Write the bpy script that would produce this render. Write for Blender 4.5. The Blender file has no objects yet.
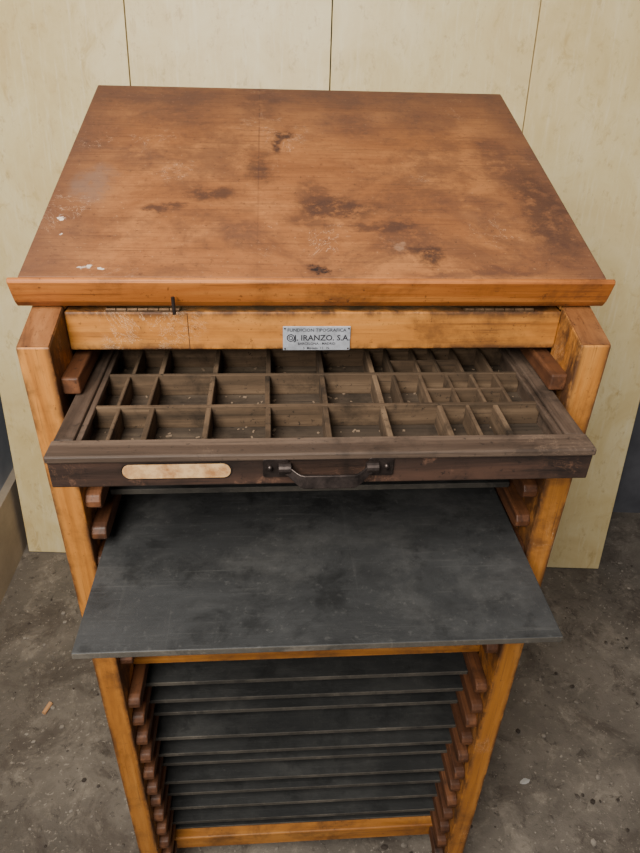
import bpy, bmesh, math, random
from mathutils import Vector, Matrix
random.seed(4)
Z0=1.40
scene=bpy.context.scene
col=scene.collection

# ---------------------------------------------------------------- materials
def S(c):
    r=[]
    for v in c:
        v=v/255.0
        r.append(v/12.92 if v<=0.04045 else ((v+0.055)/1.055)**2.4)
    return (*r,1)

class NT:
    def __init__(s,name):
        s.m=bpy.data.materials.new(name); s.m.use_nodes=True
        s.t=s.m.node_tree; s.n=s.t.nodes; s.l=s.t.links
        s.b=s.n['Principled BSDF']
        s.tc=s.n.new('ShaderNodeTexCoord')
    def link(s,a,b): s.l.new(a,b)
    def mapping(s,scale=(1,1,1),loc=(0,0,0),src=None):
        m=s.n.new('ShaderNodeMapping'); m.inputs['Scale'].default_value=scale; m.inputs['Location'].default_value=loc
        s.link(src or s.tc.outputs['Object'],m.inputs['Vector']); return m.outputs[0]
    def noise(s,vec,scale,detail=6,rough=.6,dist=0):
        n=s.n.new('ShaderNodeTexNoise'); n.inputs['Scale'].default_value=scale; n.inputs['Detail'].default_value=detail
        n.inputs['Roughness'].default_value=rough; n.inputs['Distortion'].default_value=dist
        s.link(vec,n.inputs['Vector']); return n.outputs['Fac']
    def ramp(s,fac,stops):
        r=s.n.new('ShaderNodeValToRGB'); e=r.color_ramp.elements
        while len(e)<len(stops): e.new(.5)
        for i,(p,c) in enumerate(stops):
            e[i].position=p; e[i].color=c if len(c)==4 else (*c,1)
        s.link(fac,r.inputs[0]); return r.outputs[0]
    def step(s,fac,a,b):
        m=s.n.new('ShaderNodeMapRange'); m.interpolation_type='SMOOTHSTEP'
        m.inputs['From Min'].default_value=a; m.inputs['From Max'].default_value=b
        s.link(fac,m.inputs['Value']); return m.outputs[0]
    def mix(s,fac,a,b,mode='MIX'):
        m=s.n.new('ShaderNodeMix'); m.data_type='RGBA'; m.blend_type=mode
        for i,v in ((0,fac),(6,a),(7,b)):
            if isinstance(v,bpy.types.NodeSocket): s.link(v,m.inputs[i])
            else: m.inputs[i].default_value=v
        return m.outputs[2]
    def math(s,op,a,b=None,c=None):
        m=s.n.new('ShaderNodeMath'); m.operation=op
        for i,v in enumerate((a,b,c)):
            if v is None: continue
            if isinstance(v,bpy.types.NodeSocket): s.link(v,m.inputs[i])
            else: m.inputs[i].default_value=v
        return m.outputs[0]
    def bump(s,h,strength=.3,dist=.002):
        b=s.n.new('ShaderNodeBump'); b.inputs['Strength'].default_value=strength; b.inputs['Distance'].default_value=dist
        s.link(h,b.inputs['Height']); s.link(b.outputs[0],s.b.inputs['Normal'])
    def fin(s,color,rough=.5,spec=.5,metal=0):
        if isinstance(color,bpy.types.NodeSocket): s.link(color,s.b.inputs['Base Color'])
        else: s.b.inputs['Base Color'].default_value=color
        if isinstance(rough,bpy.types.NodeSocket): s.link(rough,s.b.inputs['Roughness'])
        else: s.b.inputs['Roughness'].default_value=rough
        s.b.inputs['Specular IOR Level'].default_value=spec
        s.b.inputs['Metallic'].default_value=metal
        return s.m

def grain_scale(axis,a=1.2,b=22):
    return tuple(a if i==axis else b for i in range(3))

def wood(name,axis,dark,mid,light,dirt,rough=.45,dirt_amt=.5,seed=0,spec=.4,wear=None,scr=None,edge=None):
    t=NT(name)
    v=t.mapping(grain_scale(axis),(seed,seed*.7,seed*.3))
    g=t.noise(v,1.6,9,.65,.6)
    c=t.ramp(g,[(.3,S(dark)),(.5,S(mid)),(.72,S(light))])
    fine=t.noise(t.mapping(grain_scale(axis,6,260)),1.0,4,.7)
    c=t.mix(t.math('MULTIPLY',t.step(fine,.56,.7),.6),c,S(dirt))
    d=t.noise(t.mapping((1,1,1),(seed+3,2,1)),11,8,.7,.3)
    dm=t.math('MULTIPLY',t.step(d,.46,.72),dirt_amt)
    c=t.mix(dm,c,S(dirt))
    if edge:
        sep=t.n.new('ShaderNodeSeparateXYZ'); t.link(t.tc.outputs['Object'],sep.inputs[0])
        q=t.math('ABSOLUTE',t.math('SUBTRACT',t.math('ABSOLUTE',sep.outputs[edge[0]]) if edge[0]==0 else sep.outputs[edge[0]],edge[1]))
        m=t.step(q,edge[2]*.5,edge[2]*1.02)
        k=t.noise(t.mapping((1,1,.5),(seed+31,2,1)),24,8,.75,.3)
        c=t.mix(t.math('MULTIPLY',m,t.step(k,.34,.58)),c,S(dirt))
    sp=t.noise(t.mapping((1,1,1),(seed+1,6,1)),120,4,.75)
    c=t.mix(t.math('MULTIPLY',t.step(sp,.6,.7),dirt_amt),c,S(dirt))
    if wear:
        w=t.noise(t.mapping((1,1,1),(seed+9,5,1)),26,8,.75,.2)
        c=t.mix(t.math('MULTIPLY',t.step(w,.58,.66),.8),c,S(wear))
    if scr:
        w=t.noise(t.mapping((1,1,1),(seed+4,8,1)),17,7,.8,1.5)
        w=t.math('ABSOLUTE',t.math('SUBTRACT',w,.5))
        k=t.noise(t.mapping((1,1,1),(seed+4,18,1)),6,3,.5)
        c=t.mix(t.math('MULTIPLY',t.step(w,.006,.001),t.math('MULTIPLY',t.step(k,.58,.66),.7)),c,S(scr))
    t.bump(fine,.3,.001)
    r=t.math('MULTIPLY_ADD',g,.3,rough-.12)
    return t.fin(c,r,spec)

OR=dict(dark=(132,78,28),mid=(170,108,42),light=(194,133,62),dirt=(68,42,24),rough=.52,dirt_amt=.72,scr=(214,184,150))
m_or_x=wood('honey_wood_x',0,seed=1,edge=(2,Z0-.0122,.0257),**OR)
m_or_xb=wood('honey_wood_lower',0,seed=6,**OR)
m_or_z=wood('honey_wood_z',2,seed=2,edge=(0,.3312,.0189),**OR)
m_or_y=wood('honey_wood_y',1,seed=3,**OR)
NS=dict(OR); NS.update(dark=(118,62,22),mid=(158,90,34),light=(186,116,50),dirt=(60,34,18))
m_nose=wood('nosing_wood',0,seed=21,**NS)
CP=dict(OR); CP.update(dark=(88,52,28),mid=(122,76,40),light=(146,96,54),dirt=(50,32,22),dirt_amt=.85)
m_cap=wood('post_cap_wood',1,seed=25,**CP)
DK=dict(dark=(54,31,18),mid=(88,53,31),light=(118,74,44),dirt=(28,18,13),rough=.52,dirt_amt=.8)
m_run=wood('runner_wood',1,seed=5,**DK)
m_int=wood('interior_wood',1,(38,26,18),(58,38,24),(72,50,32),(20,14,10),.8,.5,7,.2)
CS=dict(dark=(42,34,28),mid=(70,56,46),light=(106,88,74),dirt=(24,20,17),rough=.5,dirt_amt=.88)
m_case_x=wood('case_frame_wood_x',0,seed=11,scr=(150,124,102),**CS)
m_case_y=wood('case_frame_wood_y',1,seed=12,scr=(150,124,102),**CS)
m_front=wood('case_front_wood',0,(32,24,20),(52,37,30),(78,54,42),(19,15,13),.42,.9,13,.5,wear=(100,72,56),scr=(150,110,84))
PT=dict(dark=(54,43,32),mid=(82,65,49),light=(120,98,76),dirt=(32,26,20),rough=.85,dirt_amt=.95,spec=.2)
m_part_x=wood('partition_wood_x',0,seed=15,**PT)
m_part_y=wood('partition_wood_y',1,seed=16,**PT)
m_cfloor=wood('case_floor_dust',0,(46,39,33),(72,61,51),(100,86,71),(28,24,20),.9,.75,17,.1)

def slate(name,base,hi,seed,rough=.5,dust=.45,lift=40,scratch=1.0):
    t=NT(name)
    oi=t.n.new('ShaderNodeObjectInfo'); cb=t.n.new('ShaderNodeCombineXYZ')
    t.link(t.math('MULTIPLY',oi.outputs['Random'],30),cb.inputs[0]); ad=t.n.new('ShaderNodeVectorMath'); ad.operation='ADD'
    t.link(cb.outputs[0],ad.inputs[0]); t.link(t.tc.outputs['Object'],ad.inputs[1]); src=ad.outputs[0]
    a=t.noise(t.mapping((1,2.2,1),(seed,0,0),src),5,10,.7,.4)
    c=t.ramp(a,[(.3,S(base)),(.7,S(hi))])
    hh=S([hi[0]+lift+2,hi[1]+lift,hi[2]+lift-3])
    sp=t.noise(t.mapping((1,1,1),(seed,3,0),src),95,6,.8)
    c=t.mix(t.math('MULTIPLY',t.step(sp,.56,.7),dust*.8),c,hh)
    cl=t.noise(t.mapping((1,1.3,1),(seed,8,0),src),7,10,.7,.15)
    c=t.mix(t.math('MULTIPLY',t.step(cl,.45,.72),dust*.8),c,hh)
    dk=t.noise(t.mapping((1,1,1),(seed,28,0),src),13,8,.72,.3)
    c=t.mix(t.math('MULTIPLY',t.step(dk,.5,.66),.6),c,S([x*.55 for x in base]))
    sc=t.noise(t.mapping((5,130,4),(seed,1,0),src),1.3,6,.75,.3)
    c=t.mix(t.math('MULTIPLY',t.step(sc,.56,.7),dust*scratch),c,hh)
    sq=t.noise(t.mapping((90,4,4),(seed,1,0),src),1.3,5,.7,.4)
    c=t.mix(t.math('MULTIPLY',t.step(sq,.6,.72),dust*.4*scratch),c,hh)
    t.bump(t.math('ADD',sp,sc),.3,.0015)
    return t.fin(c,t.math('MULTIPLY_ADD',a,.3,rough-.15),.45)
m_slate=slate('black_painted_board',(39,39,39),(58,58,58),1,.52,.42,40,.55)
m_tray=slate('tray_board',(29,29,29),(46,46,45),5,.62,.32,40,.5)
m_edge=slate('tray_edge',(46,43,39),(76,70,62),8,.8,.6,32)

# lid
def lid_mat():
    t=NT('worn_desk_top_wood')
    g=t.noise(t.mapping((1.2,7,7),(2,0,0)),2.4,12,.78,.4)
    c=t.ramp(g,[(.25,S((106,64,36))),(.5,S((138,85,46))),(.75,S((162,105,58)))])
    big=t.noise(t.mapping((1,1.2,1),(5,1,0)),5.0,11,.74,.25)
    c=t.mix(t.math('MULTIPLY',t.step(big,.45,.62),.6),c,S((174,113,62)))
    b2=t.noise(t.mapping((1,1.1,1),(15,6,0)),6.5,12,.76,.3)
    c=t.mix(t.math('MULTIPLY',t.step(b2,.46,.62),.65),c,S((90,58,40)))
    sep=t.n.new('ShaderNodeSeparateXYZ'); t.link(t.tc.outputs['Object'],sep.inputs[0])
    X,Y=sep.outputs[0],sep.outputs[1]
    ex=t.step(t.math('ABSOLUTE',X),.22,.36)
    ey=t.step(Y,.34,.57)
    e=t.math('MAXIMUM',ex,ey)
    en=t.math('MULTIPLY',e,t.math('MULTIPLY_ADD',b2,1.2,.15))
    c=t.mix(en,c,S((88,60,46)))
    fine=t.noise(t.mapping((5,200,10)),1.0,6,.8)
    c=t.mix(t.math('MULTIPLY',t.step(fine,.5,.66),.55),c,S((82,52,36)))
    sp=t.noise(t.mapping((1,1,1),(1,1,1)),110,5,.8)
    c=t.mix(t.math('MULTIPLY',t.step(sp,.56,.68),.6),c,S((64,42,32)))
    sp2=t.noise(t.mapping((1,1,1),(4,1,1)),140,4,.8)
    c=t.mix(t.math('MULTIPLY',t.step(sp2,.62,.72),.35),c,S((200,158,120)))
    w=t.noise(t.mapping((1,1,1),(44,8,1)),9,5,.75,1.2)
    w=t.math('ABSOLUTE',t.math('SUBTRACT',w,.5)); k=t.noise(t.mapping((1,1,1),(14,18,1)),7,3,.5)
    c=t.mix(t.math('MULTIPLY',t.step(w,.004,.001),t.math('MULTIPLY',t.step(k,.54,.64),.5)),c,S((206,170,140)))
    wn=t.n.new('ShaderNodeTexNoise'); wn.inputs['Scale'].default_value=20; wn.inputs['Detail'].default_value=8; wn.inputs['Roughness'].default_value=.65
    t.link(t.tc.outputs['Object'],wn.inputs['Vector'])
    vm=t.n.new('ShaderNodeVectorMath'); vm.operation='MULTIPLY_ADD'
    t.link(wn.outputs['Color'],vm.inputs[0]); vm.inputs[1].default_value=(.07,.07,0)
    t.link(t.tc.outputs['Object'],vm.inputs[2])
    s2=t.n.new('ShaderNodeSeparateXYZ'); t.link(vm.outputs[0],s2.inputs[0])
    WX,WY=s2.outputs[0],s2.outputs[1]
    edge=t.noise(t.mapping((1,1,1),(8,8,0)),45,7,.75)
    def blot(fx,ty,rx,ry,amt,colr,c,inner=.35):
        px=(fx-.5)*.705+.035; py=ty*.555+.035
        dx=t.math('MULTIPLY',t.math('SUBTRACT',WX,px),1/rx)
        dy=t.math('MULTIPLY',t.math('SUBTRACT',WY,py),1/ry)
        r=t.math('SQRT',t.math('ADD',t.math('MULTIPLY',dx,dx),t.math('MULTIPLY',dy,dy)))
        m=t.step(r,1.0,inner)
        m=t.math('MULTIPLY',m,t.math('MULTIPLY',t.step(edge,.32,.54),amt))
        return t.mix(m,c,S(colr))
    D=(60,40,32)
    for a in [(.445,.68,.022,.020,.9,(46,30,26)),(.43,.62,.014,.04,.9,(50,32,28)),(.39,.50,.030,.065,.65,D),
              (.30,.36,.060,.030,.8,D),(.22,.30,.040,.016,.8,D),(.50,.35,.035,.065,.65,(70,46,36)),
              (.55,.30,.085,.030,.8,D),(.49,.24,.045,.04,.65,(68,44,34)),(.66,.16,.060,.065,.65,(72,48,38)),
              (.70,.10,.026,.028,.85,(48,33,28)),(.62,.22,.07,.016,.75,(66,44,34)),(.488,.05,.012,.012,1,(30,22,22)),(.505,.04,.009,.010,1,(30,22,22)),
              (.39,.9,.05,.11,.55,(74,48,38)),(.07,.4,.035,.07,.5,(112,92,80)),(.95,.3,.05,.18,.7,(60,40,32)),(.9,.55,.04,.13,.55,(74,48,38)),
              (.76,.03,.12,.012,.55,(74,48,38)),(.15,.55,.05,.06,.45,(82,54,42)),(.36,.2,.06,.04,.4,(82,54,42)),(.8,.3,.07,.06,.45,(82,54,42)),
              (.60,.75,.09,.07,.4,(84,56,44)),(.2,.8,.08,.06,.45,(80,54,42)),(.78,.8,.09,.07,.4,(80,54,42))]:
        c=blot(*a,c)
    for a in [(.105,.05,.010,.004,1,(200,184,168)),(.135,.045,.006,.003,1,(200,184,168)),(.035,.24,.004,.006,1,(220,200,184)),(.045,.16,.003,.004,1,(220,200,184)),(.655,.13,.012,.010,.6,(150,112,84))]:
        c=blot(*a,c,.6)
    def joint(fx,w,amt,c):
        px=(fx-.5)*.705
        m=t.step(t.math('ABSOLUTE',t.math('SUBTRACT',X,px)),w,w*.3)
        k=t.math('MULTIPLY_ADD',t.step(Y,.05,.4),.6,.25)
        m=t.math('MULTIPLY',m,t.math('MULTIPLY',t.step(edge,.3,.6),k))
        return t.mix(t.math('MULTIPLY',m,amt),c,S((72,46,36)))
    c=joint(.392,.0015,.7,c)
    t.bump(t.math('ADD',fine,t.math('MULTIPLY',g,.5)),.25,.001)
    rg=t.math('MULTIPLY_ADD',big,.3,.42)
    return t.fin(c,rg,.35)
m_lid=lid_mat()

def metal(name,c1,c2,rough,met=.9):
    t=NT(name); n=t.noise(t.mapping((1,1,1)),80,6,.7)
    return t.fin(t.ramp(n,[(.35,S(c1)),(.65,S(c2))]),rough,.5,met)
m_steel=metal('blackened_iron',(40,34,32),(72,62,58),.42,.75)
m_hinge=metal('old_hinge_steel',(70,50,34),(120,92,66),.5,.7)
m_plate=metal('nickel_plate',(150,152,158),(186,188,196),.5,.45)
t=NT('engraved_black'); m_ink=t.fin(S((28,28,34)),.6)
t=NT('joint_gap'); m_gap=t.fin(S((50,28,18)),.8)  # dark brown of the split line in the top rail
t=NT('label_paper'); n=t.noise(t.mapping((1,1,1)),60,6,.7)
m_paper=t.fin(t.ramp(n,[(.35,S((146,102,64))),(.6,S((194,158,112)))]),.8,.2)

def plywood():
    t=NT('birch_plywood')
    oi=t.n.new('ShaderNodeObjectInfo')
    add=t.n.new('ShaderNodeVectorMath'); add.operation='ADD'
    mul=t.n.new('ShaderNodeVectorMath'); mul.operation='SCALE'; mul.inputs[3].default_value=20
    comb=t.n.new('ShaderNodeCombineXYZ'); t.link(oi.outputs['Random'],comb.inputs[0]); t.link(oi.outputs['Random'],comb.inputs[2])
    t.link(comb.outputs[0],mul.inputs[0]); t.link(mul.outputs[0],add.inputs[0]); t.link(t.tc.outputs['Object'],add.inputs[1])
    v=add.outputs[0]
    a=t.noise(t.mapping((1.6,5,1.3),src=v),2.6,8,.6,1.0)
    c=t.ramp(a,[(.3,S((214,187,130))),(.5,S((226,203,148))),(.7,S((236,217,168)))])
    b=t.noise(t.mapping((2,2,1.2),src=v),9,6,.7,.8)
    c=t.mix(t.math('MULTIPLY',t.step(b,.54,.74),.6),c,S((194,160,96)))
    f=t.noise(t.mapping((14,30,9),src=v),2,6,.78)
    c=t.mix(t.math('MULTIPLY',t.step(f,.54,.68),.5),c,S((176,140,82)))
    h=t.noise(t.mapping((30,30,3),src=v),2,5,.7)
    c=t.mix(t.math('MULTIPLY',t.step(h,.5,.7),.3),c,S((244,232,196)))
    return t.fin(c,.4,.35)
m_ply=plywood()

def concrete():
    t=NT('dusty_concrete')
    a=t.noise(t.mapping((1,1,1)),3,10,.65,.3)
    c=t.ramp(a,[(.3,S((86,79,71))),(.5,S((110,101,91))),(.72,S((134,124,112)))])
    b=t.noise(t.mapping((1,1,1),(4,2,0)),14,9,.75,.4)
    c=t.mix(t.math('MULTIPLY',t.step(b,.5,.66),.5),c,S((156,144,129)))
    d=t.noise(t.mapping((1,1,1),(9,2,0)),6,9,.75,.6)
    c=t.mix(t.math('MULTIPLY',t.step(d,.48,.64),.65),c,S((72,62,54)))
    e=t.noise(t.mapping((1,1,1),(19,2,0)),26,9,.8,.6)
    c=t.mix(t.math('MULTIPLY',t.step(e,.54,.64),.65),c,S((58,50,44)))
    s=t.noise(t.mapping((1,1,1),(1,7,0)),90,4,.7)
    c=t.mix(t.math('MULTIPLY',t.step(s,.6,.68),.6),c,S((174,162,147)))
    t.bump(t.math('ADD',b,t.math('MULTIPLY',s,.3)),.6,.008)
    return t.fin(c,.75,.35)
m_floor=concrete()
def plaster(name,c1,c2):
    t=NT(name); a=t.noise(t.mapping((1,1,1)),4,8,.65)
    t.bump(a,.3,.004)
    return t.fin(t.ramp(a,[(.35,S(c1)),(.65,S(c2))]),.85,.2)
m_wall=plaster('grey_plaster',(80,80,85),(102,102,107))
m_wall2=plaster('pale_plaster',(150,154,162),(170,174,182))
m_base=plaster('beige_render',(148,134,118),(178,162,142))

# ---------------------------------------------------------------- geometry
def empty(name):
    e=bpy.data.objects.new(name,None); e.empty_display_size=.1; col.objects.link(e); return e
def addobj(name,bm,mat,parent=None,bevel=0,segs=2,smooth=False):
    me=bpy.data.meshes.new(name); bmesh.ops.recalc_face_normals(bm,faces=bm.faces); bm.to_mesh(me); bm.free()
    mats=mat if isinstance(mat,list) else [mat]
    for m in mats: me.materials.append(m)
    o=bpy.data.objects.new(name,me); col.objects.link(o)
    if parent: o.parent=parent
    if bevel:
        b=o.modifiers.new('bevel','BEVEL'); b.width=bevel; b.segments=segs; b.limit_method='ANGLE'; b.angle_limit=math.radians(40)
    if smooth:
        for p in me.polygons: p.use_smooth=True
    return o
def bx(bm,x0,x1,y0,y1,z0,z1,mi=0):
    vs=[bm.verts.new((x,y,z)) for z in (z0,z1) for y in (y0,y1) for x in (x0,x1)]
    fs=[(0,2,3,1),(4,5,7,6),(0,1,5,4),(2,6,7,3),(0,4,6,2),(1,3,7,5)]
    out=[]
    for f in fs:
        fc=bm.faces.new([vs[i] for i in f]); fc.material_index=mi; out.append(fc)
    return out
def box(name,x0,x1,y0,y1,z0,z1,mat,parent=None,bevel=.0015,segs=2):
    bm=bmesh.new(); bx(bm,x0,x1,y0,y1,z0+Z0,z1+Z0); return addobj(name,bm,mat,parent,bevel,segs)
def prism(name,prof,x0,x1,mat,parent=None,bevel=.002,segs=2):
    bm=bmesh.new()
    a=[bm.verts.new((x0,y,z+Z0)) for y,z in prof]; b=[bm.verts.new((x1,y,z+Z0)) for y,z in prof]
    bm.faces.new(a); bm.faces.new(b[::-1])
    n=len(prof)
    for i in range(n): bm.faces.new([a[i],a[(i+1)%n],b[(i+1)%n],b[i]])
    return addobj(name,bm,mat,parent,bevel,segs)

# ---- cabinet
cab=empty('type_cabinet')
XI=.3123; XO=.35; YR=.071; YB=.555
FLZ=-Z0
for sx,nm in ((-1,'left'),(1,'right')):
    a,b=sorted((sx*XI,sx*XO))
    prism('front_post_'+nm,[(0,FLZ),(0,.0),(.078,.020),(.078,FLZ)],a,b,m_or_z,cab,.0022,3)
    prism('post_cap_'+nm,[(.0015,.0002),(.0015,.0014),(.0765,.0206),(.0765,.0194)],a+.0012,b-.0012,m_cap,cab,0)
    prism('rear_post_'+nm,[(.50,FLZ),(.50,.02),(YB,.02),(YB,FLZ)],a,b,m_or_z,cab,.003)
    a2,b2=sorted((sx*(XI+.012),sx*(XO-.010)))
    box('side_panel_'+nm,a2,b2,.076,.502,-1.30,.012,m_int,cab,0)
    box('side_foot_rail_'+nm,a,b,.078,.50,-1.34,-1.28,m_or_y,cab)
    prism('lid_cheek_'+nm,[(.080,.013),(.080,.036),(.52,.160),(.545,.160),(.545,.013)],a,b,m_or_y,cab,.001)
box('top_rail',-XI,XI,YR,YR+.022,-.0379,.0135,m_or_x,cab,.0025,3)
box('middle_rail',-XI,XI,YR+.004,YR+.024,-.655,-.600,m_or_xb,cab,.002)
box('bottom_rail',-XI,XI,YR,YR+.024,-1.306,-1.262,m_or_xb,cab,.003)
box('cabinet_top_board',-XI,XI,YR+.0225,YB,.0,.0125,m_int,cab,0)
box('cabinet_back_board',-XI,XI,.535,.548,-1.30,0,m_int,cab,0)
box('cabinet_bottom_board',-XI,XI,YR+.0245,.534,-1.30,-1.288,m_int,cab,0)
box('rail_joint_line',-.1640,-.1632,YR-.0004,YR+.001,-.037,.0125,m_gap,cab,0)

# lid
ZBK=.2108; YBK=.5907
slope=math.atan2(ZBK-.0607,YBK-.0515)
lidM=Matrix.Translation((0,.0516,.0607+Z0))@Matrix.Rotation(slope,4,'X')
L=math.hypot(YBK-.0516,ZBK-.0607)
bm=bmesh.new(); bx(bm,-.3525,.3525,.0062,L,-.022,.0005)
o=addobj('lid_board',bm,m_lid,cab,.0018,2); o.matrix_world=lidM
prof=[(.0062,.0005),(.002,.000),(.000,-.003),(.0010,-.018),(.0025,-.032),(.0065,-.0415),(.013,-.043),(.024,-.033),(.024,-.0225),(.0062,-.0225)]
bm=bmesh.new()
a=[bm.verts.new((-.364,y,z)) for y,z in prof]; b=[bm.verts.new((.3625,y,z)) for y,z in prof]
bm.faces.new(a); bm.faces.new(b[::-1])
for i in range(len(prof)):
    bm.faces.new([a[i],a[(i+1)%len(prof)],b[(i+1)%len(prof)],b[i]])
o=addobj('lid_nosing',bm,m_nose,cab,.0012,2); o.matrix_world=lidM
for nm,x0,x1 in (('left',-.262,-.172),('right',.185,.275)):
    bm=bmesh.new()
    bx(bm,x0,x1,.0715,.092,.0137+Z0,.0150+Z0)
    n=7; w=(x1-x0)/n
    for i in range(n):
        bmesh.ops.create_cone(bm,cap_ends=True,segments=12,radius1=.0022,radius2=.0022,depth=w*.9,
            matrix=Matrix.Translation((x0+w*(i+.5),.0735,.0160+Z0))@Matrix.Rotation(math.pi/2,4,'Y'))
    addobj('hinge_'+nm,bm,m_hinge,cab,0)
bm=bmesh.new()
bmesh.ops.create_cone(bm,cap_ends=True,segments=12,radius1=.0022,radius2=.0022,depth=.022,matrix=Matrix.Translation((-.176,.0515,.030+Z0)))
addobj('lid_pin',bm,m_steel,cab,0)

# name plate
px0,px1,pz0,pz1=-.0455,.0405,-.035,-.002
box('name_plate',px0,px1,YR-.0022,YR-.0002,pz0-.003,pz1-.003,m_plate,cab,.0006)
pc=(px0+px1)/2
def text(s,x,z,size,name,bold=0):
    cu=bpy.data.curves.new(name,'FONT'); cu.body=s; cu.size=size; cu.align_x='CENTER'; cu.extrude=.0001; cu.offset=bold
    cu.resolution_u=2
    ob=bpy.data.objects.new(name,cu); col.objects.link(ob)
    dg=bpy.context.evaluated_depsgraph_get()
    me=bpy.data.meshes.new_from_object(ob.evaluated_get(dg)); bpy.data.objects.remove(ob)
    me.materials.clear(); me.materials.append(m_ink)
    o=bpy.data.objects.new(name,me); col.objects.link(o); o.parent=cab
    o.matrix_world=Matrix.Translation((x,YR-.0024,z+Z0))@Matrix.Rotation(math.pi/2,4,'X')
text('FUNDICION TIPOGRAFICA',pc,-.0118,.0062,'plate_text_upper',.00008)
text('J. IRANZO. S.A.',pc+.007,-.0240,.0108,'plate_text_name',.0002)
text('BARCELONA - MADRID',pc,-.0300,.0046,'plate_text_city',.00005)
text('S  Modelo  13   N.',pc,-.0362,.0046,'plate_text_model',.00005)
bm=bmesh.new()
for (x,z,r) in ((px0+.0025,-.0075,.0012),(px1-.0025,-.0075,.0012),(px0+.0025,-.0355,.0012),(px1-.0025,-.0355,.0012)):
    bmesh.ops.create_uvsphere(bm,u_segments=10,v_segments=6,radius=r,matrix=Matrix.Translation((x,YR-.0024,z+Z0)))
addobj('plate_pins',bm,m_steel,cab,0)
bm=bmesh.new()
def ring(bm,cx,cz,r,w,y0,y1,n=24):
    vs=[]
    for i in range(n):
        an=2*math.pi*i/n
        vs.append([bm.verts.new((cx+rr*math.cos(an),yy,cz+rr*math.sin(an)+Z0)) for rr,yy in ((r-w,y0),(r,y0),(r,y1),(r-w,y1))])
    for i in range(n):
        a,b=vs[i],vs[(i+1)%n]
        for j in range(4): bm.faces.new([a[j],a[(j+1)%4],b[(j+1)%4],b[j]])
ring(bm,px0+.010,-.0205,.0052,.0012,YR-.0026,YR-.0021); ring(bm,px0+.010,-.0205,.0028,.0010,YR-.0026,YR-.0021)
addobj('plate_emblem',bm,m_ink,cab,0)

# runners
K=.055
def runner(bm,sx,k):
    zt=-K*k-.0025; zb=zt-.026
    x_in=sx*(XI-.021); x_out=sx*(XI+.0005)
    j=random.uniform(-.003,.006); y0=.008+j
    prof=[(y0,zb+.008),(y0,zt-.010),(y0+.005,zt-.002),(y0+.014,zt),(.50,zt),(.50,zb),(y0+.016,zb),(y0+.005,zb+.002)]
    a=[bm.verts.new((x_in,y,z+Z0)) for y,z in prof]; b=[bm.verts.new((x_out,y,z+Z0)) for y,z in prof]
    bm.faces.new(a); bm.faces.new(b[::-1])
    for i in range(len(prof)): bm.faces.new([a[i],a[(i+1)%len(prof)],b[(i+1)%len(prof)],b[i]])
for sx,nm in ((-1,'left'),(1,'right')):
    bm=bmesh.new()
    for k in range(2,24):
        if k==11: continue
        runner(bm,sx,k)
    x_in=sx*(XI-.021); x_out=sx*(XI+.0005); a_,b_=sorted((x_in,x_out))
    bx(bm,a_,b_,.014,.50,-.0695+Z0,-.047+Z0)
    addobj('runners_'+nm,bm,m_run,cab,.0025,2)

# stored boards
levels=[4,5]+list(range(13,24))
for i,k in enumerate(levels):
    z=-K*k-.002
    j=random.uniform(-.010,.012)
    bm=bmesh.new()
    bx(bm,-.299,.299,.080+j,.50,z+Z0,z+.0095+Z0)
    o=addobj('stored_board_%d'%(i+1),bm,[m_tray,m_edge],cab,.001,1)
    for p in o.data.polygons:
        if p.normal.y<-.9: p.material_index=1

# ---- pulled-out shelf board
bm=bmesh.new()
z=-.3322
bx(bm,-.303,.301,-.166,.36,z+Z0,z+.010+Z0)
shelf=addobj('pull_out_shelf_board',bm,[m_slate,m_edge],None,.0012,2)
for p in shelf.data.polygons:
    if p.normal.y<-.9: p.material_index=1

# ---- type case drawer
case=empty('type_case_drawer')
zt=-.0709; zb=-.1138
YF=-.1128; YE=.42; W=.300
box('front_board',-W,W,YF,YF+.026,zb,zt-.008,m_front,case,.002)
box('front_lip',-W-.001,W+.001,YF-.003,YF+.030,zt-.009,zt,m_case_x,case,.002)
box('side_board_left',-W,-W+.022,YF+.0302,YE,-.1122,zt-.001,m_case_y,case,.002)
box('side_board_right',W-.022,W,YF+.0302,YE,-.1122,zt-.001,m_case_y,case,.002)
box('side_bead_left',-W+.0222,-W+.029,YF+.0302,YE-.02,zt-.012,zt-.005,m_case_y,case,.001)
box('side_bead_right',W-.029,W-.0222,YF+.0302,YE-.02,zt-.012,zt-.005,m_case_y,case,.001)
box('back_board',-W+.0222,W-.0222,YE-.02,YE,-.1122,zt-.001,m_case_x,case,.002)
zb=-.1122
box('case_bottom',-W+.0222,W-.0222,YF+.0265,YE-.0205,zb,zb+.005,m_cfloor,case,0)
xl,xr=-W+.0225,W-.0225; yf=YF+.0302
ye=YE-.0205; rows=6; rd=(ye-yf)/rows
rowy=[yf+rd*i for i in range(rows+1)]
wx=xr-xl
zp=zt-.006
bmx=bmesh.new(); bmy=bmesh.new()
th=.0028
for y in rowy[1:-1]: bx(bmx,xl,xr,y-th,y+th,zb+.005+Z0,zp+Z0)
u=.1275
r1=[.062,.132]+[u*i for i in range(2,7)]+[.83,.893]
r2=[.055,.123]+[u*i for i in range(2,6)]+[.685,.75,.815,.875,.935]
r3=[u*.5,u]+[u*i for i in range(2,6)]+[.685,.75,.80,.86,.93]
pat=[r1,r2,r3,r2,r3,r1]
for i,pp in enumerate(pat):
    for f in pp:
        f+=random.uniform(-.002,.002)
        x=xl+f*wx; tt=.0032 if abs(f/u-round(f/u))<.04 else .0022
        bx(bmy,x-tt,x+tt,rowy[i]+(th if i else 0),rowy[i+1]-th,zb+.005+Z0,zp-.001+Z0)
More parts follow.
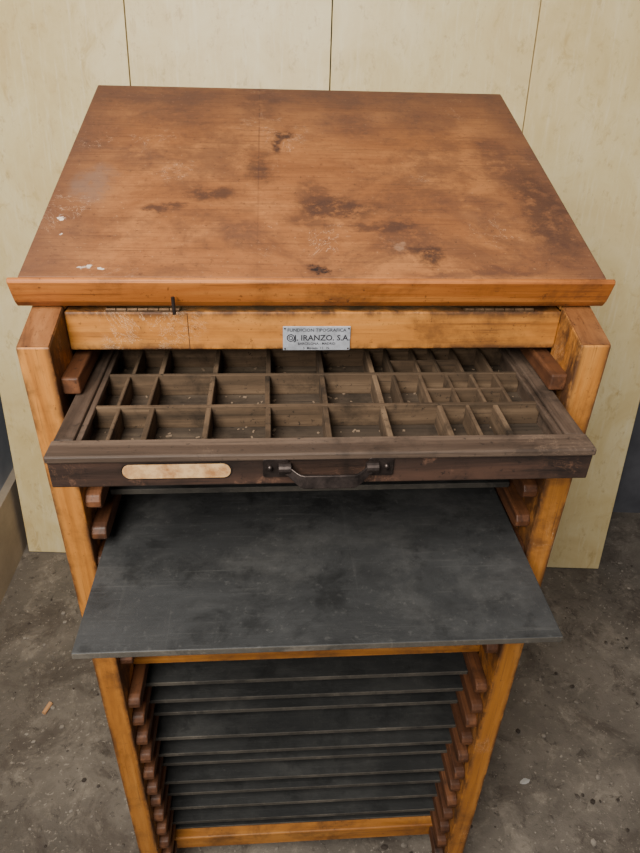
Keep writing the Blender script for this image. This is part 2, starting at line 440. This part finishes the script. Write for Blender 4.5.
for i,(f0,f1) in ((1,(.75,.875)),(2,(.685,.86)),(1,(.875,.935))):
    ym=(rowy[i]+rowy[i+1])/2
    bx(bmx,xl+f0*wx,xl+f1*wx,ym-.002,ym+.002,zb+.005+Z0,zp-.0015+Z0)
addobj('cross_partitions',bmx,m_part_x,case,.0008,1)
addobj('lengthwise_partitions',bmy,m_part_y,case,.0008,1)
bm=bmesh.new()
for i in range(300):
    x=random.uniform(xl,xr); y=random.uniform(yf,yf+rd*3); s=random.uniform(.0008,.0028)
    M=Matrix.Translation((x,y,zb+.0055+Z0))@Matrix.Rotation(random.random()*3,4,'Z')@Matrix.Diagonal((s*random.uniform(1,3),s,s*.5,1))
    bmesh.ops.create_cube(bm,size=1,matrix=M)
t=NT('scrap_bits'); m_scrap=t.fin(S((118,100,82)),.8,.2)
addobj('scraps',bm,m_scrap,case,0)
zb=-.1138
def rrect(bm,cx,cz,hw,hh,r,y0,y1,n=8):
    pts=[]
    for (qx,qz,a0) in ((1,1,0),(-1,1,90),(-1,-1,180),(1,-1,270)):
        for i in range(n+1):
            an=math.radians(a0+90*i/n); pts.append((cx+qx*(hw-r)+r*math.cos(an),cz+qz*(hh-r)+r*math.sin(an)))
    a=[bm.verts.new((x,y0,z+Z0)) for x,z in pts]; b=[bm.verts.new((x,y1,z+Z0)) for x,z in pts]
    bm.faces.new(a); bm.faces.new(b[::-1])
    for i in range(len(pts)): bm.faces.new([a[i],a[(i+1)%len(pts)],b[(i+1)%len(pts)],b[i]])
lcx=-.300+.600*.227; lcz=(zt-.009+zb)/2+.004
bm=bmesh.new(); rrect(bm,lcx,lcz,.0595,.0105,.0100,YF-.0008,YF+.002); addobj('label_slot_rim',bm,m_steel,case,0)
bm=bmesh.new(); rrect(bm,lcx,lcz,.0580,.0090,.0086,YF-.0016,YF+.002); addobj('label_paper',bm,m_paper,case,0)
# handle
hcx=-.300+.600*.502
bm=bmesh.new()
hz=zb+.023
for s in (-1,1):
    rrect(bm,hcx+s*.058,hz+.001,.0140,.0122,.003,YF-.003,YF+.001)
    bmesh.ops.create_uvsphere(bm,u_segments=10,v_segments=6,radius=.0034,matrix=Matrix.Translation((hcx+s*.064,YF-.0035,hz+.002+Z0)))
    bmesh.ops.create_cone(bm,cap_ends=True,segments=14,radius1=.0065,radius2=.0065,depth=.014,
        matrix=Matrix.Translation((hcx+s*.048,YF-.006,hz+.003+Z0))@Matrix.Rotation(math.pi/2,4,'Y'))
addobj('handle_plates',bm,m_steel,case,.0006,1)
bm=bmesh.new()
path=[]
n=22
for i in range(n+1):
    q=i/n; x=hcx-.049+.098*q
    s=math.sin(math.pi*q)
    b_=min(1,s*1.5); b_=b_*b_*(3-2*b_)
    path.append((x,YF-.008-.010*b_,hz+.002-.010*b_))
prev=None
for i,(x,y,z) in enumerate(path):
    q=i/n; wdt=.0060+.0028*min(1,math.sin(math.pi*q)*1.6); tk=.0026
    ringv=[bm.verts.new((x,y+dy,z+dz+Z0)) for dy,dz in ((-tk,-wdt*.8),(tk,-wdt),(tk*1.8,wdt*.8),(tk*.2,wdt))]
    if prev:
        for j in range(4): bm.faces.new([prev[j],prev[(j+1)%4],ringv[(j+1)%4],ringv[j]])
    else: bm.faces.new(ringv)
    prev=ringv
bm.faces.new(prev[::-1])
addobj('handle_bar',bm,m_steel,case,.0012,2)

# ---- leaning plywood panels
pyaw=-.0801; lean=.1448; PY=1.0914
d=Vector((math.cos(pyaw),math.sin(pyaw),0))
ss=[-.975,-.459,.086,.6275,1.138]
for i in range(4):
    w=ss[i+1]-ss[i]-.003
    bm=bmesh.new(); bx(bm,0,w,0,.016,0,2.15)
    o=addobj('plywood_panel',bm,m_ply,None,.001,1)
    p=Vector((0,PY+.001*(i%2),.003))+d*(ss[i]+.0015)
    o.matrix_world=Matrix.Translation(p)@Matrix.Rotation(pyaw,4,'Z')@Matrix.Rotation(-lean,4,'X')
# ---- room
def plane_box(name,M,sx,sy,sz,mat):
    bm=bmesh.new(); bx(bm,0,sx,0,sy,0,sz); o=addobj(name,bm,mat,None,0); o.matrix_world=M; return o
plane_box('floor',Matrix.Translation((-1.2,-2.6,-.05)),4.2,5.0,.05,m_floor)
plane_box('wall_back',Matrix.Translation((-1.10,1.43+.088,0))@Matrix.Rotation(pyaw,4,'Z'),4.1,.1,2.8,m_wall)
plane_box('wall_left',Matrix.Translation((-1.14,-2.6,0)),.12,4.2,2.8,m_wall2)
plane_box('baseboard_left',Matrix.Translation((-1.02,-2.6,0)),.03,4.0,.27,m_base)

# debris
def chip(name,x,y,s,mat,seed):
    random.seed(seed); bm=bmesh.new(); bmesh.ops.create_icosphere(bm,subdivisions=2,radius=1)
    for v in bm.verts: v.co*=random.uniform(.7,1.15); v.co.x*=s[0]; v.co.y*=s[1]; v.co.z*=s[2]
    o=addobj(name,bm,mat,None,0); o.location=(x,y,s[2]*.75); o.rotation_euler[2]=random.random()*3; return o
t=NT('tan_filter'); m_tan=t.fin(S((200,150,106)),.8,.2)
t=NT('pale_plaster_chip'); m_chip=t.fin(S((176,172,166)),.8,.2)
bm=bmesh.new()
bmesh.ops.create_cone(bm,cap_ends=True,segments=16,radius1=.006,radius2=.0065,depth=.034,matrix=Matrix.Rotation(math.pi/2,4,'Y'))
o=addobj('cigarette_butt',bm,m_tan,None,0); o.location=(-.722,.510,.0066); o.rotation_euler[2]=1.25
chip('plaster_chip',.415,.260,(.022,.017,.009),m_chip,2)
chip('plaster_chip',.60,.235,(.007,.016,.003),m_chip,3)
random.seed(11)
bm=bmesh.new()
for i in range(700):
    x=random.uniform(-.98,1.5); y=random.uniform(-.1,1.05)
    s=random.choice([.0015,.002,.002,.003,.004,.006])*random.uniform(.7,1.3)
    M=Matrix.Translation((x,y,s*.35))@Matrix.Rotation(random.random()*6,4,'Z')@Matrix.Diagonal((s*random.uniform(.8,1.8),s,s*.5,1))
    bmesh.ops.create_icosphere(bm,subdivisions=1,radius=1,matrix=M)
t=NT('grit'); n=t.noise(t.mapping((1,1,1)),9,2,.5)
m_grit=t.fin(t.ramp(n,[(.42,S((66,58,52))),(.58,S((156,146,134)))]),.85,.2)
addobj('floor_grit',bm,m_grit,None,0)

# ---------------------------------------------------------------- camera
C=Vector((-.0572,-.6974,.3378+Z0)); yaw,pitch,roll,f=-.0814,.5700,-.0318,659.0
cy,sy=math.cos(yaw),math.sin(yaw); cp,sp=math.cos(pitch),math.sin(pitch)
fwd=Vector((-sy*cp,cy*cp,-sp)); right=Vector((cy,sy,0)); dn=fwd.cross(right)
cr,sr=math.cos(roll),math.sin(roll)
r2=right*cr+dn*sr; d2=-right*sr+dn*cr
up=-d2; bk=-fwd
M=Matrix(((r2.x,up.x,bk.x,C.x),(r2.y,up.y,bk.y,C.y),(r2.z,up.z,bk.z,C.z),(0,0,0,1)))
cam=bpy.data.cameras.new('camera'); co=bpy.data.objects.new('camera',cam); col.objects.link(co)
co.matrix_world=M; cam.sensor_fit='HORIZONTAL'; cam.sensor_width=36; cam.lens=36*f/640; cam.clip_start=.02
scene.camera=co

# ---------------------------------------------------------------- light
w=bpy.data.worlds.new('world'); scene.world=w; w.use_nodes=True
w.node_tree.nodes['Background'].inputs[0].default_value=S((220,218,218))
w.node_tree.nodes['Background'].inputs[1].default_value=.47
def area(name,loc,target,size,sizey,power,color):
    l=bpy.data.lights.new(name,'AREA'); l.shape='RECTANGLE'; l.size=size; l.size_y=sizey; l.energy=power; l.color=color
    o=bpy.data.objects.new(name,l); col.objects.link(o); o.location=loc
    o.rotation_euler=(Vector(target)-Vector(loc)).to_track_quat('-Z','Y').to_euler()
area('window_light',(-.66,-1.05,2.5),(-.15,.9,1.05),.9,1.2,92,(1,.96,.88))
